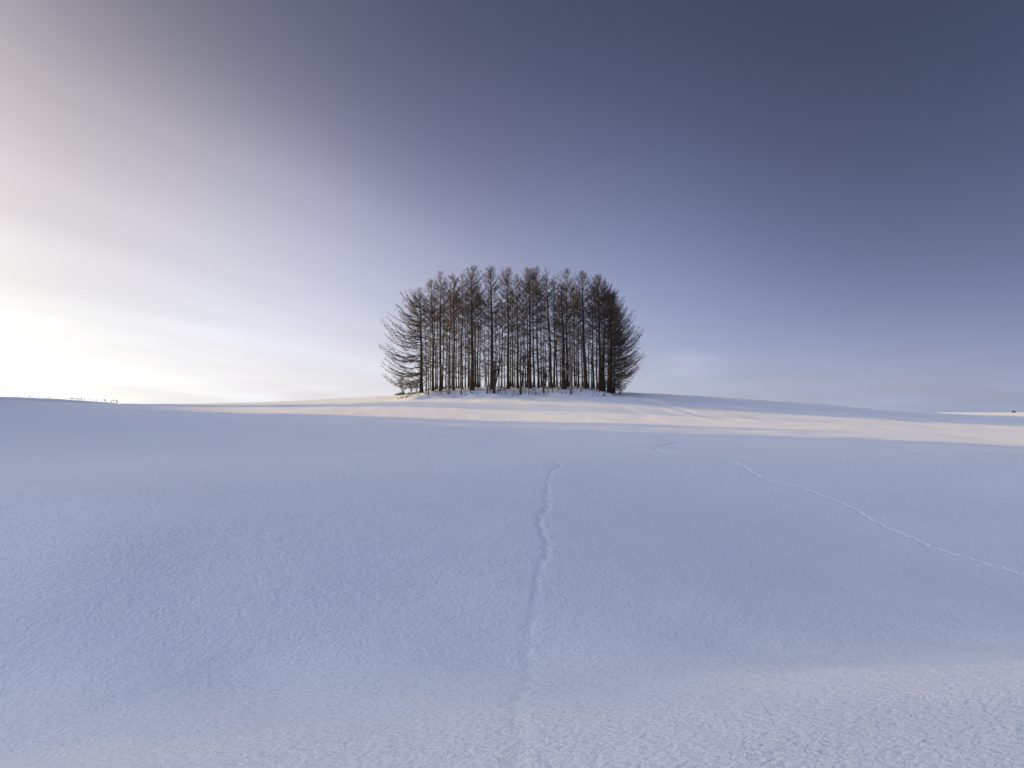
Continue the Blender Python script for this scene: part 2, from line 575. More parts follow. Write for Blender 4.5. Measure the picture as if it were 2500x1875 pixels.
for label, wid, dep, path, prints, pdir, prad, pdep, m in track_specs:
    jj, ii = np.nonzero(m)
    S = 8 if path[:, 1].mean() < 40 else 4
    a = np.linspace(0, 1, S + 1)
    VX, VY = [], []
    key = {}
    vs = []
    fs = []
    for j, i in zip(jj, ii):
        xs = GX[i] + (GX[i + 1] - GX[i]) * a
        ys = GY[j] + (GY[j + 1] - GY[j]) * a
        ids = np.empty((S + 1, S + 1), int)
        for b_ in range(S + 1):
            for c_ in range(S + 1):
                kk = (j * S + b_, i * S + c_)
                v = key.get(kk)
                if v is None:
                    v = key[kk] = len(vs)
                    vs.append((xs[c_], ys[b_]))
                ids[b_, c_] = v
        for b_ in range(S):
            for c_ in range(S):
                fs.append((ids[b_, c_], ids[b_, c_ + 1], ids[b_ + 1, c_ + 1], ids[b_ + 1, c_]))
    vs = np.array(vs)

    def press(x, y):
        P = np.stack([x, y], 1)
        out = np.zeros(len(x))
        for s in range(0, len(x), 4000):
            q_ = P[s:s + 4000]
            d = np.sqrt(((q_[:, None] - path[None, ::2]) ** 2).sum(-1)).min(1)
            wv = wid * 0.5 * (1 + 0.5 * vnoise(q_[:, 0] * 5, q_[:, 1] * 5, 11))
            o_ = -0.45 * dep * np.exp(-(d / (wv * 0.62)) ** 2)
            o_ += 0.20 * dep * np.exp(-((d - wv) / (wv * 0.33)) ** 2) * (0.6 + 1.6 * vnoise(q_[:, 0] * 7, q_[:, 1] * 7, 12))
            v_ = q_[:, None] - prints[None]
            al = (v_ * pdir[None]).sum(-1)
            ac = v_[..., 0] * -pdir[None, :, 1] + v_[..., 1] * pdir[None, :, 0]
            e = (al / (prad * 1.5)) ** 2 + (ac / prad) ** 2
            o_ -= (pdep * np.exp(-e ** 1.5)).max(1)
            o_ *= 1 - ss(wid * 0.5 + 0.02, wid * 0.5 + 0.10, d)
            out[s:s + 4000] = o_ * np.interp(q_[:, 1], [4, 8, 12, 26], [.40, .50, .8, 1.0])
        return out
    eps = 0.006
    base = grid_interp(ZZ, vs[:, 0], vs[:, 1])
    p0 = press(vs[:, 0], vs[:, 1])
    gx = (press(vs[:, 0] + eps, vs[:, 1]) - p0) / eps + grid_interp(GRX, vs[:, 0], vs[:, 1])
    gy = (press(vs[:, 0], vs[:, 1] + eps) - p0) / eps + grid_interp(GRY, vs[:, 0], vs[:, 1])
    ob = mesh_object('animal_tracks', np.column_stack([vs, base + p0]), np.array(fs), SNOW, parent=snow, smooth=True)
    nn = np.stack([-gx, -gy, np.ones(len(vs))], 1)
    nn /= np.linalg.norm(nn, axis=1)[:, None]
    ob.data.normals_split_custom_set_from_vertices(nn.astype(np.float32))
    ob['label'] = label


# ------------------------------------------------------------------ wood building blocks
def frames(d):
    d = d / np.maximum(np.linalg.norm(d, axis=1)[:, None], 1e-9)
    ref = np.where(np.abs(d[:, 2:3]) < 0.9, np.array([[0, 0, 1.0]]), np.array([[1.0, 0, 0]]))
    a = np.cross(d, ref)
    a /= np.linalg.norm(a, axis=1)[:, None]
    b = np.cross(d, a)
    return a, b


class Sticks:
    """collects tapered three-sided sticks; builds them as one mesh"""

    def __init__(self):
        self.p0, self.p1, self.r0, self.r1 = [], [], [], []
        self.s0, self.s1, self.sr = [], [], []

    def spike(self, p0, p1, r):
        self.s0.append(np.atleast_2d(p0))
        self.s1.append(np.atleast_2d(p1))
        self.sr.append(np.broadcast_to(r, len(self.s0[-1])).astype(float))

    def add(self, p0, p1, r0, r1):
        p0 = np.atleast_2d(p0)
        n = len(p0)
        self.p0.append(p0)
        self.p1.append(np.atleast_2d(p1))
        self.r0.append(np.broadcast_to(r0, n).astype(float))
        self.r1.append(np.broadcast_to(r1, n).astype(float))

    def arrays(self):
        p0 = np.concatenate(self.p0)
        p1 = np.concatenate(self.p1)
        r0 = np.concatenate(self.r0)
        r1 = np.concatenate(self.r1)
        a, b = frames(p1 - p0)
        n = len(p0)
        vs = np.empty((n, 6, 3))
        for k in range(3):
            t = k * 2 * math.pi / 3
            off = a * math.cos(t) + b * math.sin(t)
            vs[:, k] = p0 + off * r0[:, None]
            vs[:, 3 + k] = p1 + off * np.maximum(r1, 0.0015)[:, None]
        base = (np.arange(n) * 6)[:, None, None]
        f = np.array([[0, 1, 4, 3], [1, 2, 5, 4], [2, 0, 3, 5]])[None]
        return vs.reshape(-1, 3), (base + f).reshape(-1, 4)

    def build(self, name, mat, parent):
        v, f = self.arrays()
        if not self.s0:
            return mesh_object(name, v, f, mat, parent)
        p0, p1, r = np.concatenate(self.s0), np.concatenate(self.s1), np.concatenate(self.sr)
        a, b = frames(p1 - p0)
        n = len(p0)
        sv = np.empty((n, 4, 3))
        for k in range(3):
            t = k * 2 * math.pi / 3
            sv[:, k] = p0 + (a * math.cos(t) + b * math.sin(t)) * r[:, None]
        sv[:, 3] = p1
        sf = (np.arange(n) * 4)[:, None, None] + np.array([[0, 1, 3], [1, 2, 3], [2, 0, 3]])[None]
        sf = sf.reshape(-1, 3) + len(v)
        return mesh_object(name, np.concatenate([v, sv.reshape(-1, 3)]), (f, sf), mat, parent)


def tube(points, radii, sides=10, cap=True):
    points = np.array(points, float)
    n = len(points)
    d = np.gradient(points, axis=0)
    a, b = frames(d)
    a = np.tile(a[0], (n, 1)) - d / np.linalg.norm(d, axis=1)[:, None] * (np.tile(a[0], (n, 1)) * d / np.linalg.norm(d, axis=1)[:, None]).sum(1)[:, None]
    a /= np.linalg.norm(a, axis=1)[:, None]
    b = np.cross(d / np.linalg.norm(d, axis=1)[:, None], a)
    vs, fs = [], []
    for k in range(n):
        for s in range(sides):
            t = 2 * math.pi * s / sides
            vs.append(points[k] + (a[k] * math.cos(t) + b[k] * math.sin(t)) * radii[k])
    for k in range(n - 1):
        for s in range(sides):
            s2_ = (s + 1) % sides
            fs.append((k * sides + s, k * sides + s2_, (k + 1) * sides + s2_, (k + 1) * sides + s))
    return np.array(vs), fs


def unit(v):
    return v / np.maximum(np.linalg.norm(v, axis=-1, keepdims=True), 1e-9)


def larch(seed, base, top, r0, sides=None, low=0.35, dens=1.0, width=1.0, lowlen=1.0, label='', dark=1.0):
    """sides: None for a tree inside the stand, or a function (height fraction, azimuth) -> extra branch length"""
    rng = np.random.default_rng(seed)
    H = top[2] - base[2]
    root = bpy.data.objects.new('larch_tree', None)
    root.location = tuple(base)
    COL.objects.link(root)
    tag(root, label, 'tree', 'bare larches of the grove')
    # trunk: slight lean with a lazy wander
    n = 16
    t = np.linspace(0, 1, n)
    lean = np.array([top[0] - base[0], top[1] - base[1]])
    ph = rng.uniform(0, 6.28, 4)
    wx = lean[0] * t ** 1.1 + (0.10 * np.sin(t * 5 + ph[0]) + 0.04 * np.sin(t * 13 + ph[1])) * np.sin(t * math.pi)
    wy = lean[1] * t + 0.10 * np.sin(t * 4 + ph[2]) * np.sin(t * math.pi)
    P = np.stack([wx, wy, t * H], 1)
    P[0, 2] = -0.25
    rad = r0 * ((1 - t) ** 0.95 * 0.86 + 0.02) + r0 * 0.40 * np.exp(-t * H / 0.5)
    v, f = tube(P, rad, 9)
    mesh_object('trunk', v, f, BARK, root, smooth=True)

    def at(h):
        return np.stack([np.interp(h, t, P[:, 0]), np.interp(h, t, P[:, 1]), h * H], 1), np.interp(h, t, rad)
    # branches
    d = np.concatenate([rng.uniform(0.15, H * (1 - low), int(10.5 * H * (1 - low) * dens)), rng.uniform(0.1, 5.0, int(16 * dens))])        # metres below the tip
    nb = len(d)
    az = rng.uniform(0, 2 * math.pi, nb)
    lenb = np.minimum(0.5 + 0.62 * d, 2.35 + 0.25 * np.tanh((d - 4) / 6)) * width
    lenb *= rng.uniform(0.65, 1.12, nb)
    fall = ss(7.0, 13.0, d)
    keep = rng.uniform(0, 1, nb) > fall * 0.25
    lenb *= (1 - 0.35 * fall) * lowlen ** ss(3, 8, d)
    hfrac = 1 - d / H
    up = np.interp(d, [0, 1.5, 4, 8, 14, 30], [1.05, 0.85, 0.60, 0.38, 0.12, -0.08]) + rng.normal(0, 0.12, nb)
    az, lenb, hfrac, up, d = [q_[keep] for q_ in (az, lenb, hfrac, up, d)]
    if sides is not None:
        a2, l2, h2, u2 = sides(rng, H)
        az = np.concatenate([az, a2])
        lenb = np.concatenate([lenb, l2])
        hfrac = np.concatenate([hfrac, h2])
        up = np.concatenate([up, u2])
    nb = len(az)
    p, tr = at(hfrac)
    hd = np.stack([np.cos(az), np.sin(az), np.zeros(nb)], 1)
    ns = 7
    s = np.linspace(0, 1, ns)
    # branch line: leaves at angle up, sags, tip turns up
    sag = rng.uniform(0.05, 0.16, nb) * np.where(lenb > 3, 1.0, 0.6)
    tipup = rng.uniform(0.10, 0.24, nb)
    yaw = rng.normal(0, 0.10, nb)
    perp = np.stack([-hd[:, 1], hd[:, 0], np.zeros(nb)], 1)
    pts_ = np.empty((nb, ns, 3))
    for k in range(ns):
        ho = lenb * np.cos(up) * s[k]
        ve = lenb * (np.sin(up) * s[k] - sag * math.sin(s[k] * math.pi * 0.9) + tipup * s[k] ** 3)
        pts_[:, k] = p + hd * ho[:, None] + perp * (yaw * lenb * s[k] ** 2)[:, None]
        pts_[:, k, 2] += ve
    pts_[:, 1:ns - 1] += rng.normal(0, 0.012, (nb, ns - 2, 3)) * np.minimum(lenb, 4)[:, None, None]
    br0 = np.minimum(0.010 + 0.0095 * lenb, tr * 0.6) * rng.uniform(0.8, 1.2, nb)
    st = Sticks()
    for k in range(ns - 1):
        st.add(pts_[:, k], pts_[:, k + 1], br0 * (1 - 0.80 * s[k]), br0 * (1 - 0.80 * s[k + 1]))
    # side twigs
    cnt = np.maximum((lenb * 9.5).astype(int), 4)
    idx = np.repeat(np.arange(nb), cnt)
    m = len(idx)
    sp = rng.uniform(0.10, 1.0, m) ** 0.8
    kf = np.clip(sp * (ns - 1), 0, ns - 1.001)
    k0 = kf.astype(int)
    fr = (kf - k0)[:, None]
    q0_ = pts_[idx, k0] * (1 - fr) + pts_[idx, k0 + 1] * fr
    tg = unit(pts_[idx, k0 + 1] - pts_[idx, k0])
    side = np.where(rng.uniform(0, 1, m) < 0.5, 1, -1)[:, None] * perp[idx]
    dirn = unit(tg * rng.uniform(0.5, 1.2, m)[:, None] + side * rng.uniform(0.3, 1.0, m)[:, None] + rng.normal(0, 0.25, (m, 3)) + np.array([0, 0, -0.10]) * (1 + (lenb[idx] > 3)[:, None] * 2.2))
    tl = (0.16 + 0.24 * np.minimum(lenb[idx], 4.5) * (1 - sp * 0.75)) * rng.uniform(0.5, 1.25, m)
    q1_ = q0_ + dirn * tl[:, None] * 0.55
    q2_ = q1_ + unit(dirn + np.array([0, 0, 0.10]) + rng.normal(0, 0.15, (m, 3))) * tl[:, None] * 0.5
    tr0 = 0.0115 + 0.0045 * np.minimum(tl, 1.2)
    st.spike(q0_, q1_ + (q1_ - q0_) * .25, tr0)
    st.spike(q0_ * .15 + q1_ * .85, q2_, tr0 * 0.8)
    # spur twiglets
    c2 = np.maximum((tl * 7.5).astype(int), 2)
    id2 = np.repeat(np.arange(m), c2)
    m2 = len(id2)
    f2 = rng.uniform(0.15, 1, m2)[:, None]
    w0 = np.where(f2 < 0.5, q0_[id2] + (q1_[id2] - q0_[id2]) * f2 * 2, q1_[id2] + (q2_[id2] - q1_[id2]) * (f2 * 2 - 1))
    wd = unit(dirn[id2] * 0.8 + rng.normal(0, 0.6, (m2, 3)))
    wl = rng.uniform(0.09, 0.26, m2)[:, None]
    st.spike(w0, w0 + wd * wl, 0.0150)
    st.build('crown', TWIG, root)
    return root


# ------------------------------------------------------------------ the grove
def place(px, y):
    x = (px - 1250) / F * y
    return x, y


def left_sides(scale, lo, n, spread=0.9, mid=math.pi):
    def fn(rng, H):
        h = rng.uniform(lo, 0.93, n)
        az = mid + rng.normal(0, spread, n)
        ln = np.interp(h, [0.0, 0.1, 0.3, 0.5, 0.65, 0.8, 0.93], [6.8, 7.6, 7.7, 7.0, 5.9, 4.4, 2.2]) * scale
        ln *= rng.uniform(0.62, 1.06, n) * (0.55 + 0.45 * np.cos(az - mid) ** 2)
        up = np.interp(h, [0, 0.2, 0.5, 0.8, 0.95], [-0.02, 0.08, 0.26, 0.55, 0.85]) + rng.normal(0, 0.09, n)
        return az, ln, h, up
    return fn


def right_sides(scale, lo, n, spread=0.95, mid=0.0):
    def fn(rng, H):
        h = rng.uniform(lo, 0.95, n)
        az = mid + rng.normal(0, spread, n)
        ln = np.interp(h, [0.0, 0.12, 0.3, 0.5, 0.65, 0.8, 0.95], [4.6, 5.8, 6.1, 5.6, 4.7, 3.3, 1.6]) * scale
        ln *= rng.uniform(0.66, 1.05, n) * (0.6 + 0.4 * np.cos(az - mid) ** 2)
        up = np.interp(h, [0, 0.2, 0.5, 0.8, 0.95], [0.10, 0.20, 0.42, 0.72, 0.95]) + rng.normal(0, 0.10, n)
        return az, ln, h, up
    return fn


# base px, top px, top row, distance, trunk radius, label, options
T = [
    (1029, 1023, 704, 117.0, .34, 'leftmost larch of the grove, with long bare branches reaching out to the left', dict(sides=left_sides(1.0, .06, 120), low=.05, dens=1.1)),
    (1057, 1052, 683, 118.0, .27, 'slim larch with rounded pale brown crown, second tall one from the left end', dict(sides=left_sides(.45, .25, 30))),
    (1064, 1059, 716, 122.0, .19, 'thinner trunk close against the right side of the second tall larch from the left', dict()),
    (1075, 1075, 665, 118.0, .28, 'larch with narrow pointed crown standing above its left neighbours, third from the left', dict(width=.85)),
    (1080, 1083, 694, 124.0, .17, 'thin trunk just behind the pointed third larch from the left', dict()),
    (1098, 1097, 672, 123.0, .20, 'slender larch right behind the pale birch-like trunk at the left', dict()),
    (1107, 1107, 669, 119.0, .26, 'larch right of the pale birch-like trunk, its top joined with a slender neighbour', dict(width=.9)),
    (1114, 1112, 704, 127.0, .15, 'thin shaded trunk left of the first very thick trunk, nearest the pale one', dict()),
    (1120, 1117, 718, 124.0, .14, 'thinnest trunk between the pale birch-like trunk and the first very thick trunk', dict()),
    (1128, 1128, 672, 121.0, .22, 'larch with narrow reddish crown tucked under the left shoulder of the broad-crowned one', dict()),
    (1136, 1134, 702, 129.0, .15, 'thin back trunk left of the broad-crowned larch, second one away from it', dict()),
    (1143, 1141, 712, 126.0, .17, 'thin back trunk directly left of the broad-crowned larch', dict()),
    (1152, 1152, 651, 117.0, .40, 'broad-crowned larch with very thick trunk, tallest in the left half of the grove', dict(width=1.12, dens=1.25)),
    (1159, 1157, 694, 130.0, .18, 'trunk hidden half behind the broad-crowned thick larch on its right side', dict()),
    (1167, 1165, 702, 123.0, .21, 'first of the two trunks standing close together before the wide bright gap', dict()),
    (1172, 1171, 697, 131.0, .17, 'second of the two close trunks, right at the edge of the wide bright gap', dict()),
    (1184, 1183, 742, 131.0, .12, 'very thin trunk alone in the wide bright gap left of the dense egg-shaped crown', dict()),
    (1193, 1191, 722, 129.0, .14, 'thin trunk on the left flank of the larch with the dense egg-shaped crown', dict()),
    (1201, 1198, 653, 117.0, .42, 'larch with dense dark egg-shaped crown and thick trunk, left of the grove centre', dict(width=1.0, dens=1.45)),
    (1218, 1220, 736, 130.0, .13, 'thin back trunk in the gap between the egg-shaped crown and the central larch, left one', dict()),
    (1225, 1225, 716, 126.0, .16, 'middle back trunk in the gap between the egg-shaped crown and the central larch', dict()),
    (1232, 1232, 742, 132.0, .12, 'thinnest back trunk just left of the central larch', dict()),
    (1241, 1238, 654, 118.0, .32, 'central larch with tall tapering crown, straight above the top of the footprint line', dict(width=1.05, dens=1.15)),
    (1247, 1246, 702, 128.0, .14, 'thin trunk pressed against the right side of the central larch', dict()),
    (1252, 1250, 707, 124.0, .20, 'medium trunk right of the central larch, slightly apart from it', dict()),
    (1264, 1261, 674, 119.0, .26, 'slim larch with small sparse crown lower than its tall neighbours, right of centre', dict(width=.75)),
    (1277, 1277, 722, 130.0, .14, 'thin back trunk behind the forked sapling right of the centre', dict()),
    (1288, 1287, 674, 123.0, .20, 'left trunk of the tight bundle under the wide reddish double crown', dict()),
    (1295, 1292, 658, 118.0, .32, 'thickest trunk of the bundle under the wide reddish double crown', dict(width=1.15, dens=1.3)),
    (1304, 1301, 667, 126.0, .23, 'trunk leaning left inside the bundle under the wide reddish double crown', dict()),
    (1315, 1309, 652, 120.0, .25, 'larch with the highest pointed tip of the right half, beside the reddish crown', dict(width=.9, dens=1.2)),
    (1322, 1320, 706, 128.0, .17, 'thin straight trunk right of the one with the highest pointed tip', dict()),
    (1332, 1331, 718, 131.0, .13, 'thin back trunk above the bushy sapling on the snow bank', dict()),
    (1346, 1334, 661, 119.0, .28, 'larch leaning left with an airy spread crown, standing right of the bushy sapling', dict(width=1.05, dens=.8)),
    (1353, 1354, 678, 121.0, .24, 'straight medium trunk beside the foot of the left-leaning airy larch', dict()),
    (1360, 1358, 700, 127.0, .17, 'dark trunk left of the massive straight trunk, third one from it', dict()),
    (1368, 1368, 718, 131.0, .13, 'very thin back trunk just left of the massive straight trunk', dict()),
    (1377, 1371, 698, 117.0, .46, 'massive straight dark trunk with a low crown, thickest in the right half', dict()),
    (1385, 1383, 660, 121.0, .24, 'tall larch with layered crown rising behind the massive straight trunk', dict(width=1.05, dens=1.1)),
    (1392, 1395, 682, 125.0, .18, 'trunk behind the pale crooked tree, leaning slightly right', dict()),
    (1404, 1400, 692, 128.0, .20, 'left-leaning trunk right of the pale crooked tree', dict()),
    (1413, 1410, 702, 122.0, .20, 'second trunk right of the pale crooked tree, dark and even', dict()),
    (1422, 1415, 712, 130.0, .16, 'thin left-leaning trunk just left of the thick trunk with the tall rounded crown', dict()),
    (1430, 1422, 665, 117.0, .44, 'thick trunk with tall rounded crown, third thick one from the right end', dict(width=1.05, dens=1.2)),
    (1438, 1437, 706, 127.0, .15, 'thin trunk right of the thick one with the tall rounded crown', dict()),
    (1450, 1445, 702, 125.0, .23, 'left one of the two medium trunks in the gap before the last three thick trunks', dict()),
    (1458, 1454, 692, 122.0, .19, 'right one of the two medium trunks in the gap before the last three thick trunks', dict()),
    (1465, 1462, 676, 117.5, .38, 'thick trunk with dark high crown, at the left of the last three thick trunks', dict(width=1.1, dens=1.5)),
    (1474, 1478, 688, 119.0, .28, 'middle one of the last three thick trunks, its crown sloping down to the right', dict(sides=right_sides(.55, .35, 50), dens=1.3)),
    (1490, 1494, 712, 117.5, .48, 'rightmost thick larch with dense dark branches sweeping up and out to the right', dict(sides=right_sides(.98, .10, 190), low=.05, dens=1.3)),
    (1484, 1487, 702, 125.0, .20, 'trunk hidden between the last two thick trunks at the right end', dict(sides=right_sides(.6, .3, 60))),
    (1499, 1506, 742, 122.0, .20, 'lower larch buried in the branch mass behind the rightmost thick trunk', dict(sides=right_sides(.78, .08, 110), low=.05)),
    (1040, 1038, 742, 124.0, .14, 'thin trunk between the two leftmost larches, behind the low sapling', dict()),
    (1088, 1089, 726, 128.0, .14, 'thin back trunk left of the pale birch-like trunk', dict()),
    (1397, 1402, 716, 131.0, .14, 'thin back trunk showing through the branches of the pale crooked tree', dict()),
    (1068, 1067, 730, 130.0, .13, 'faint thin trunk far back between the second and the third tall larch from the left', dict()),
    (1050, 1049, 722, 129.0, 0.12, 'very thin trunk in the first gap, left of the second tall larch from the left', dict(dens=.46)),
    (1094, 1093, 712, 131.0, 0.13, 'thin back trunk directly left of the pale birch-like trunk, half hidden by it', dict(dens=.46)),
    (1103, 1103, 706, 130.0, 0.13, 'thin back trunk between the pale birch-like trunk and the larch right of it', dict(dens=.46)),
    (1124, 1122, 722, 131.0, 0.12, 'thin back trunk above the pale short trunk, on its left', dict(dens=.46)),
    (1147, 1146, 716, 132.0, 0.13, 'thin back trunk hidden at the left edge of the broad-crowned thick larch', dict(dens=.46)),
    (1162, 1161, 708, 128.0, 0.15, 'back trunk squeezed between the broad-crowned larch and the two close trunks', dict(dens=.46)),
    (1209, 1210, 726, 131.0, 0.12, 'thin back trunk right of the forked dark sapling', dict(dens=.46)),
    (1257, 1256, 724, 131.0, 0.13, 'thin back trunk between the medium trunk and the slim sparse larch', dict(dens=.46)),
    (1270, 1270, 716, 132.0, 0.13, 'thin back trunk right of the slim sparse larch', dict(dens=.46)),
    (1283, 1281, 708, 128.0, 0.15, 'outermost left trunk of the bundle below the wide reddish double crown', dict(dens=.46)),
    (1327, 1326, 712, 132.0, 0.12, 'hair-thin back trunk right behind the short bushy sapling', dict(dens=.46)),
    (1340, 1339, 714, 130.0, 0.13, 'thin back trunk just left of the left-leaning airy larch', dict(dens=.46)),
    (1373, 1372, 722, 132.0, 0.13, 'thin back trunk touching the left side of the massive straight trunk', dict(dens=.46)),
    (1388, 1388, 706, 132.0, 0.13, 'thin back trunk between the massive trunk and the pale crooked tree', dict(dens=.46)),
    (1408, 1407, 716, 132.0, 0.12, 'thin back trunk between the two trunks right of the pale crooked tree', dict(dens=.46)),
    (1427, 1425, 718, 132.0, 0.13, 'thin back trunk half behind the thick one with tall rounded crown', dict(dens=.46)),
    (1444, 1443, 720, 131.0, 0.12, 'very thin trunk left of the two medium trunks in the gap', dict(dens=.46)),
    (1470, 1470, 700, 130.0, 0.15, 'thin back trunk between the first and middle of the last three thick trunks', dict(dens=.46)),
]
for k, (bpx, tpx, trow, y, r, lab, kw) in enumerate(T):
    x, y = place(bpx, y)
    zb = ground(x, y)
    tx = (tpx - 1250) / F * y
    tz = EYE + row_z(trow, y)
    kw = dict(kw)
    if y < 119.5:
        kw.setdefault('low', .20)
    else:
        kw.setdefault('low', .10)
        kw.setdefault('width', .85)
        kw.setdefault('dens', .58)
    larch(100 + k, np.array([x, y, zb]), np.array([tx, y + 0.2, tz]), r, label=lab, **kw)


# ------------------------------------------------------------------ broadleaf saplings and shrubs
def sapling(seed, name, px, row_or_y, h, r, label, cat, group=None, stems=None, mat=None, lean=0.0, nbr=14, spread=0.5, fork=None, by_row=True, blen=0.38):
    rng = np.random.default_rng(seed)
    if by_row:
        x, y = ground_hit(px, row_or_y, 100, 140)
    else:
        x, y = place(px, row_or_y)
    root = bpy.data.objects.new(name, None)
    root.location = (x, y, ground(x, y) - 0.05)
    COL.objects.link(root)
    tag(root, label, cat, group)
    mat = mat or STEM
    stems = stems or [(lean, 0.0, 1.0)]
    for (lx, ly, hs) in stems:
        st = Sticks()
        n = 9
        t = np.linspace(0, 1, n)
        hh = h * hs
        ph = rng.uniform(0, 6, 3)
        P = np.stack([lx * t ** 1.3 * hh + 0.05 * h * np.sin(t * 4 + ph[0]) * t * 0.4, ly * t * hh + 0.02 * h * np.sin(t * 5 + ph[1]) * t, t * hh], 1)
        rad = r * (1 - 0.82 * t) * (0.8 + 0.2 * hs)
        rad[0] *= 1.25
        v, f = tube(P, rad, 7)
        mesh_object('trunk', v, f, mat, root, smooth=True)
        for b_ in range(int(nbr * hs)):
            s0 = rng.uniform(0.28, 0.98)
            p = np.array([np.interp(s0, t, P[:, i_]) for i_ in range(3)])
            az = rng.uniform(0, 6.283)
            el = rng.uniform(0.4, 1.15)
            dv = np.array([math.cos(az) * math.cos(el) * spread * 1.6, math.sin(az) * math.cos(el) * spread * 1.6, math.sin(el)])
            ln = hh * blen * (1.1 - 0.75 * s0) * rng.uniform(0.6, 1.2)
            rr = r * (1 - 0.8 * s0) * 0.5 + 0.006
            pp = p
            dd = dv / np.linalg.norm(dv)
            nseg = 4
            for sgm in range(nseg):
                p2 = pp + dd * ln / nseg
                st.add(pp, p2, rr * (1 - .2 * sgm), rr * (1 - .2 * (sgm + 1)))
                for _ in range(4):
                    td = unit(dd + rng.normal(0, 0.6, 3))
                    tl = ln * rng.uniform(0.15, 0.4)
                    q_ = pp + (p2 - pp) * rng.uniform(0, 1)
                    e_ = q_ + td * tl
                    st.add(q_, e_, max(rr * 0.45, 0.006), 0.004)
                    for _ in range(2):
                        td2 = unit(td + rng.normal(0, 0.6, 3))
                        q2 = q_ + (e_ - q_) * rng.uniform(.3, 1)
                        st.add(q2, q2 + td2 * tl * 0.5, 0.006, 0.003)
                pp = p2
                dd = unit(dd + rng.normal(0, 0.22, 3) + np.array([0, 0, 0.06]))
        st.build('branches', mat, root)
    return root


def bent_branch(root, pts_, r, mat):
    v, f = tube(np.array(pts_, float), np.linspace(r, r * 0.35, len(pts_)), 6)
    o = mesh_object('branch', v, f, mat, root, smooth=True)
    return o


GS = 'broadleaf saplings along the front of the grove'
sapling(1, 'sapling', 1046, 964, 8.2, .10, 'thin grey sapling at the foot of the two leftmost larches, on the bank', 'tree', GS, nbr=16)
s2_ = sapling(2, 'sapling', 1096, 962, 9.0, .15, 'tall pale birch-like trunk standing in front of the dark larches, left half', 'tree', GS, mat=PALE, lean=-.02, nbr=18)
s3_ = sapling(3, 'sapling', 1126, 963, 5.2, .12, 'pale short trunk with a light bent branch slanting up to the right', 'tree', GS, mat=PALE, nbr=6)
bent_branch(s3_, [(0.1, -.1, 2.2), (0.5, -.2, 2.9), (1.1, -.25, 3.35), (1.5, -.2, 3.6), (1.8, -.1, 4.2)], .055, PALE)
sapling(4, 'sapling', 1190, 960, 8.6, .15, 'grey sapling leaning left into the wide bright gap, flared at its foot', 'tree', GS, mat=PALE, lean=-.13, nbr=16)
sapling(5, 'sapling', 1206, 960, 7.5, .19, 'forked dark sapling right beside the larch with the egg-shaped crown', 'tree', GS, stems=[(0.03, 0, 1.0), (.22, .05, .9), (-.02, .05, .7)], nbr=13)
sapling(6, 'sapling', 1271, 963, 9.2, .15, 'many-branched dark sapling on the bank right of the centre', 'tree', GS, stems=[(.02, 0, 1.0), (.14, .05, .8)], nbr=16)
sapling(7, 'sapling', 1327, 960, 5.0, .12, 'short bushy sapling with upright twigs, standing low on the bank', 'tree', GS, stems=[(.0, 0, 1.0), (.18, 0, .8), (-.16, .05, .75), (.08, .1, .9)], nbr=13, spread=.4)
s8_ = sapling(8, 'sapling', 1394, 962, 9.8, .19, 'pale crooked tree on the bank in front of the right half, with twisted arms', 'tree', GS, mat=PALE, lean=.02, nbr=16)
bent_branch(s8_, [(0.0, -.1, 4.3), (-.3, -.3, 5.3), (-.9, -.4, 5.9), (-1.5, -.4, 6.1), (-2.2, -.3, 5.7)], .06, PALE)
bent_branch(s8_, [(0.0, -.1, 4.6), (.4, -.3, 5.5), (.5, -.4, 6.5), (1.0, -.4, 7.2)], .06, PALE)
s9_ = sapling(9, 'sapling', 1478, 957, 6.4, .08, 'slender arching sapling with a pale branch across the right thick trunks', 'tree', GS, nbr=6, lean=-.02)
bent_branch(s9_, [(0, -.1, 3.2), (.5, -.4, 4.4), (1.2, -.5, 4.9), (2.2, -.5, 5.1), (3.2, -.4, 4.8)], .045, PALE)
sapling(10, 'sapling', 984, 957, 3.8, .10, 'small spreading broadleaf tree at the far left foot of the grove', 'tree', GS, stems=[(-.06, 0, 1.0), (-.35, 0, .8), (.3, .1, .6)], nbr=18, spread=.7)
sapling(11, 'sapling', 1004, 953, 2.9, .07, 'low twiggy sapling between the small left tree and the leftmost larch, left one', 'tree', GS, stems=[(-.2, 0, 1.0), (.15, 0, .8)], nbr=14, spread=.6)
sapling(12, 'sapling', 1017, 952, 3.2, .07, 'low twiggy sapling right against the left side of the leftmost larch', 'tree', GS, stems=[(-.28, 0, 1.0), (.1, 0, .7)], nbr=14, spread=.6)

GT = 'thin bare stems on the snow bank'
stems_ = [(1091, 961, 3.0), (1222, 955, 4.2), (1234, 964, 2.4), (1291, 963, 2.8), (1301, 964, 2.2), (1308, 964, 2.6), (1338, 963, 1.9), (1363, 958, 3.4), (1372, 962, 2.4), (1380, 960, 1.8), (1216, 962, 1.3), (1254, 962, 2.0), (1282, 958, 3.6), (1349, 958, 3.0), (1418, 955, 2.2), (1446, 953, 2.6)]
names_ = ['beside the pale birch-like trunk', 'left of the central larch, nearer the egg-shaped crown', 'low on the bank below the central larch', 'leftmost of three below the reddish crown',
          'middle one of three below the reddish crown', 'rightmost of three below the reddish crown', 'just right of the short bushy sapling', 'left of the massive straight trunk',
          'directly below the massive straight trunk', 'between the massive trunk and the pale crooked tree', 'short and spindly, right of the forked dark sapling', 'slightly left of the many-branched sapling',
          'slightly right of the many-branched sapling', 'under the left-leaning airy larch', 'left of the thick trunk with the rounded crown', 'in the gap before the last three thick trunks']
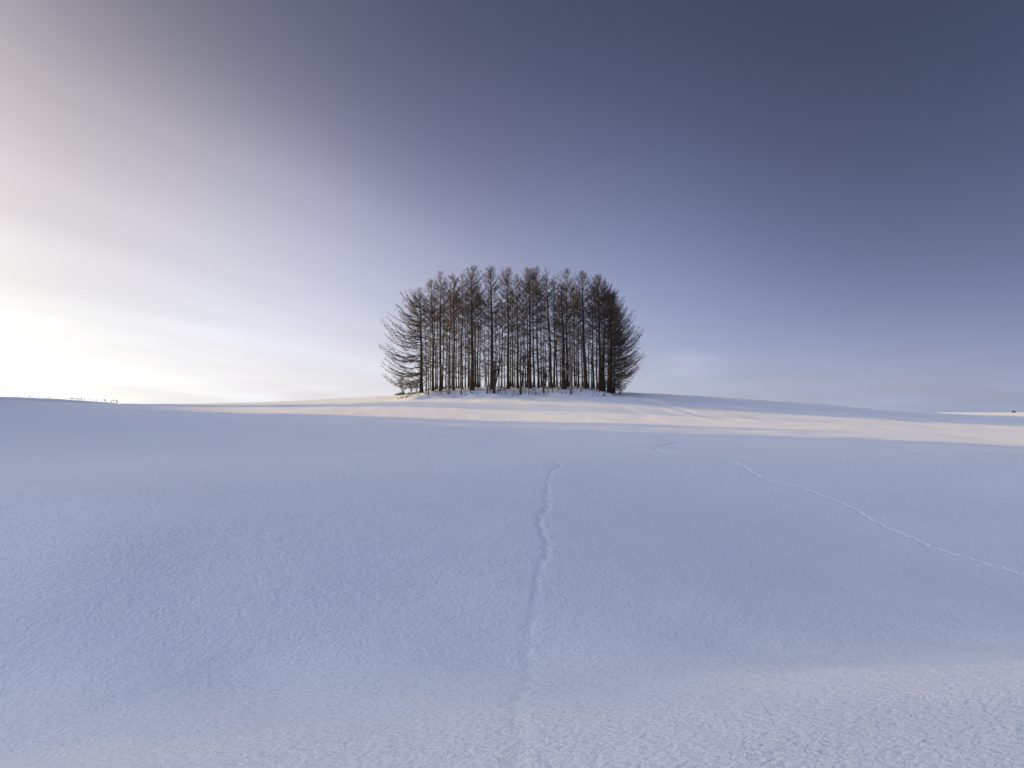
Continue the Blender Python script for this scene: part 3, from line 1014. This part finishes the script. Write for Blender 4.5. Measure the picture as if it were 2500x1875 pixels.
for k, ((px, row, h), nm) in enumerate(zip(stems_, names_)):
    sapling(40 + k, 'bare_stem', px, row, h, .055, 'thin bare stem in the snow bank, ' + nm, 'sapling', GT, nbr=7, lean=float(np.sin(k * 2.3)) * .08, spread=.35, blen=.3)

# dense dark shrub mass at the right foot, as separate shrubs
GR = 'low shrubs at the right foot of the grove'
for k, (px, y, h, lab) in enumerate([
        (1470, 115.6, 1.9, 'low dark shrub at the foot of the last three thick trunks, leftmost of four'),
        (1484, 115.2, 2.3, 'low dark shrub right in front of the rightmost thick larch'),
        (1499, 115.8, 2.4, 'dense twiggy shrub just right of the rightmost thick trunk'),
        (1513, 116.8, 2.1, 'outermost shrub fanning up to the right at the right end of the grove')]):
    sapling(70 + k, 'shrub', px, y, h, .035, lab, 'shrub', GR, by_row=False, nbr=8, spread=.7, blen=.6,
            stems=[(a_, b_, c_) for a_, b_, c_ in [(-.35, 0, .8), (-.1, -.1, 1.0), (.15, 0, .95), (.4, 0, .9), (.75, .1, .8), (1.0, 0, .6), (.2, .3, 1.0), (-.6, .1, .6), (.55, -.2, .85)]])


# bamboo grass clumps (leaf blades) along the left foot
def leaf_clump(seed, px, row, wid, h, nleaf, label):
    rng = np.random.default_rng(seed)
    x, y = ground_hit(px, row, 100, 140)
    root = bpy.data.objects.new('bamboo_grass', None)
    root.location = (x, y, ground(x, y))
    COL.objects.link(root)
    tag(root, label, 'bamboo grass', 'bamboo grass at the left foot of the grove')
    st = Sticks()
    vs, fs = [], []
    for k in range(nleaf // 5):
        bx, by = rng.normal(0, wid * .4), rng.normal(0, .3)
        zb = ground(x + bx, y + by) - ground(x, y)
        hh = h * rng.uniform(.5, 1.1) * math.exp(-(bx / wid) ** 2 * .6)
        tip = np.array([bx + rng.normal(0, .12), by + rng.normal(0, .12), zb + hh])
        st.add(np.array([bx, by, zb - .05]), tip, .008, .004)
        for _ in range(5):
            s0 = rng.uniform(.35, 1)
            p = np.array([bx, by, zb]) + (tip - np.array([bx, by, zb])) * s0
            az = rng.uniform(0, 6.28)
            dv = np.array([math.cos(az), math.sin(az), rng.uniform(-.2, .5)])
            ln = rng.uniform(.14, .26)
            sd_ = np.array([-math.sin(az), math.cos(az), 0]) * .028
            i0 = len(vs)
            mid = p + dv * ln * .5
            end = p + dv * ln + np.array([0, 0, -.06])
            vs += [p, mid + sd_, end, mid - sd_, mid + np.array([0, 0, -.012])]
            fs += [(i0, i0 + 1, i0 + 4), (i0 + 1, i0 + 2, i0 + 4), (i0 + 2, i0 + 3, i0 + 4), (i0 + 3, i0, i0 + 4)]
    st.build('stems', STEM, root)
    mesh_object('leaves', np.array(vs), np.array(fs), LEAF, root)


for k, (px, row, w_, h_, n_, lab) in enumerate([
        (970, 962, .55, .45, 260, 'yellow-green bamboo grass clump at the outermost left tip of the bank'),
        (977, 960, .6, .6, 420, 'bright yellow-green bamboo grass clump below the small spreading left tree'),
        (986, 957, .6, .55, 360, 'bamboo grass clump at the foot of the small spreading left tree'),
        (997, 954, .6, .5, 260, 'olive bamboo grass clump right of the small spreading left tree'),
        (1010, 952, .6, .4, 200, 'low bamboo grass clump on the bank crest left of the leftmost larch'),
        (1022, 951, .5, .35, 150, 'low bamboo grass tuft beside the leftmost larch trunk'),
        (1043, 950, .7, .4, 200, 'low bamboo grass on the bank crest right of the leftmost larch'),
        (1064, 949, .7, .4, 200, 'low bamboo grass at the foot of the second tall larch from the left'),
        (1084, 949, .6, .35, 160, 'low brownish bamboo grass right of the pointed third larch'),
        (1116, 948, .6, .35, 140, 'low brownish bamboo grass left of the pale short trunk')]):
    leaf_clump(200 + k, px, row, w_, h_, n_, lab)

# dead stalks and fallen twigs poking out of the bank: nobody could count them
rng = np.random.default_rng(9)
st = Sticks()
for k in range(420):
    x = rng.uniform(-19.2, 18.5)
    y = 112.6 + rng.uniform(0, 1) ** .7 * 4.0
    if rng.uniform() < .3:
        y = 115.2 + rng.uniform(0, 14)
    z = ground(x, y) - .02
    for _ in range(rng.integers(2, 6)):
        d_ = unit(np.array([rng.normal(0, .5), rng.normal(0, .4), rng.uniform(.2, 1)]))
        ln = rng.uniform(.10, .42)
        p0_ = np.array([x, y, z])
        p1_ = p0_ + d_ * ln
        st.add(p0_, p1_, .014, .008)
        st.add(p1_, p1_ + unit(d_ + rng.normal(0, .5, 3)) * ln * .5, .010, .005)
for k in range(46):
    x = rng.uniform(-18.5, 17.5)
    y = 112.9 + rng.uniform(0, 2.4)
    z = ground(x, y) - .02
    for _ in range(12):
        o_ = rng.normal(0, .09, 3) * np.array([1, 1, .4])
        d_ = unit(rng.normal(0, 1, 3) + np.array([0, 0, .6]))
        st.add(np.array([x, y, z]) + o_, np.array([x, y, z]) + o_ + d_ * rng.uniform(.08, .2), .03, .012)
o = st.build('dead_undergrowth', STEM, None)
tag(o, 'dead stalks and fallen twigs poking through the snow of the bank', 'undergrowth', kind='stuff')


# dry weeds on the far left ridge
def weed(seed, px, row, h, lean, label, y=None):
    h = h * 0.8
    rng = np.random.default_rng(seed)
    y = y or 218.0
    best = None
    for yy in np.arange(120, 236, 1.0):
        x_ = (px - 1250) / F * yy
        a_ = (ground(x_, yy) - EYE) / yy
        if best is None or a_ > best[0]:
            best = (a_, x_, yy)
    _, x, y = best
    st = Sticks()
    base_ = np.zeros(3)
    top_ = np.array([lean * h, 0, h])
    st.add(base_ - np.array([0, 0, .1]), top_, .028, .018)
    for _ in range(5):
        s0 = rng.uniform(.5, 1)
        p = top_ * s0
        d_ = unit(np.array([rng.normal(0, .7) + lean, rng.normal(0, .7), .7]))
        st.add(p, p + d_ * h * .28, .016, .012)
        q_ = p + d_ * h * .28
        for _ in range(4):
            st.add(q_, q_ + rng.normal(0, .06, 3), .04, .02)
    o = st.build('dry_weed', WEED, None)
    o.location = (x, y, ground(x, y))
    tag(o, label, 'weed', 'dry weeds on the distant left snow ridge')


WL = ['tiny dry weed on the distant ridge, leftmost of all', 'tiny dry weed on the distant ridge, second from the left', 'left one of two close tiny weeds, second pair on the distant ridge', 'right one of two close tiny weeds, second pair on the distant ridge',
      'small dry weed alone left of the darkest one on the distant ridge', 'darkest lone dry weed near the middle of the distant ridge', 'left one of two tiny weeds before the dense row', 'right one of two tiny weeds before the dense row']
for k, X in enumerate([232, 277, 392, 407, 537, 580, 640, 663]):
    weed(300 + k, X / 5.53, 0, .75 if k in (5,) else .6, 0, WL[k])
for k, X in enumerate([875, 915, 950, 960, 968, 977, 985, 1005, 1020, 1035, 1041, 1062, 1070, 1090, 1098, 1105, 1136, 1144, 1215, 1248, 1275, 1305]):
    weed(320 + k, X / 5.53, 0, [.55, .8, .95, .7][k % 4], [0, .15, -.2][k % 3], 'tiny dry weed in the dense row of weeds on the distant left ridge')
weed(350, 1400 / 5.53, 0, 1.0, -.8, 'leaning dry stalk right of the dense weed row, left one of the pair')
weed(351, 1452 / 5.53, 0, 1.0, -.8, 'leaning dry stalk where the distant ridge meets the near snow')
for k, X in enumerate([1510, 1545, 1556, 1575]):
    weed(352 + k, X / 5.53, 0, [.5, .9, .8, .4][k], [-.4, -.3, .4, .3][k], ['first', 'second', 'third', 'last'][k] + ' short stalk of the small tuft at the right end of the weeds')

# lone bush on the far field
root = bpy.data.objects.new('distant_bush', None)
bx, by = (2474 - 1250) / F * 600, 600.0
root.location = (bx, by, ground(bx, by) - .1)
COL.objects.link(root)
tag(root, 'tiny dark round bush alone on the bright horizon at the far right', 'bush')
st = Sticks()
rng = np.random.default_rng(77)
for k in range(900):
    az, el = rng.uniform(0, 6.28), rng.uniform(.1, 1.5)
    d_ = np.array([math.cos(az) * math.cos(el) * 1.1, math.sin(az) * math.cos(el), math.sin(el)])
    p = d_ * rng.uniform(.4, 1.25) * 1.15
    st.add(p, p + unit(rng.normal(0, 1, 3) + d_) * .45, .04, .02)
st.build('branches', TWIG, root)
v, f = tube([(0, 0, -.3), (0, 0, 1.0), (.1, 0, 1.8)], [.14, .1, .04], 7)
mesh_object('trunk', v, f, STEM, root)


# ------------------------------------------------------------------ unseen wood on the left, placed and thinned to shape light on the snow
def spruce_mesh(rng, vs, fs, x, y, z, h, w, solid=1.0):
    n = 9 if solid > .99 else 24
    lv = 6 if solid > .99 else 26
    for k in range(lv):
        z0 = z + h * (0.02 + 0.92 / lv * k)
        z1 = z0 + h * 1.56 / lv if k < lv - 1 else z + h
        r_ = w * (1 - k / (lv + .4))
        i0 = len(vs)
        ph = rng.uniform(0, 1)
        for s in range(n):
            t = 2 * math.pi * (s + ph) / n
            rr = r_ * rng.uniform(.75, 1.15)
            vs.append((x + rr * math.cos(t), y + rr * math.sin(t), z0 + rng.uniform(-.3, .3)))
        vs.append((x, y, z1))
        for s in range(n):
            if rng.uniform() < solid:
                fs.append((i0 + s, i0 + (s + 1) % n, i0 + n))


rng = np.random.default_rng(21)
vs, fs = [], []


def wood(w0, w1, h, rows=4, step=2.6, solid=1.0, xw=-132.0):
    w = w0
    while w < w1:
        for r_ in range(rows):
            x = xw - r_ * 3.2 + rng.uniform(-.8, .8)
            y = w + rng.uniform(-.9, .9) - .305 * x
            hh = h * rng.uniform(.93, 1.07)
            spruce_mesh(rng, vs, fs, x, y, ground(x, y) - .3, hh, 1.6 + hh * .075, solid)
        w += step


wood(-70, 13.5, 34, rows=2, step=2.2, solid=.38)  # faces left out so that thinned sun reaches the near snow
wood(9.6, 77, 38)
wood(77, 87, 36, rows=2, step=2.0, solid=.40)  # thinned end, added to soften the shadow edge on the hill
wood(84, 108, 18, rows=3, step=1.8)  # lower stretch added to shade the crest at the left
wood(142, 196, 21, rows=3, step=2.4, xw=-208.0)  # separate stand added to keep sun off the far left ridge
o = mesh_object('unseen_shade_wood', np.array(vs), fs, SPRUCE)
tag(o, 'unseen spruce windbreak placed to shade the snowfield, thinned to leak some sun', 'wood', kind='stuff')
for k, w in enumerate((99.5, 101.6, 103.8)):
    vs, fs = [], []
    x = -128.0 + k
    y = w - .305 * x
    spruce_mesh(rng, vs, fs, x, y, ground(x, y) - .3, 39 - k * 2, 2.4, 1.0)
    o = mesh_object('spruce_tree', np.array(vs), fs, SPRUCE)
    tag(o, ['tallest', 'middle', 'shortest'][k] + ' slim spruce standing above the low end of the windbreak', 'tree', 'slim spruces at the windbreak end')
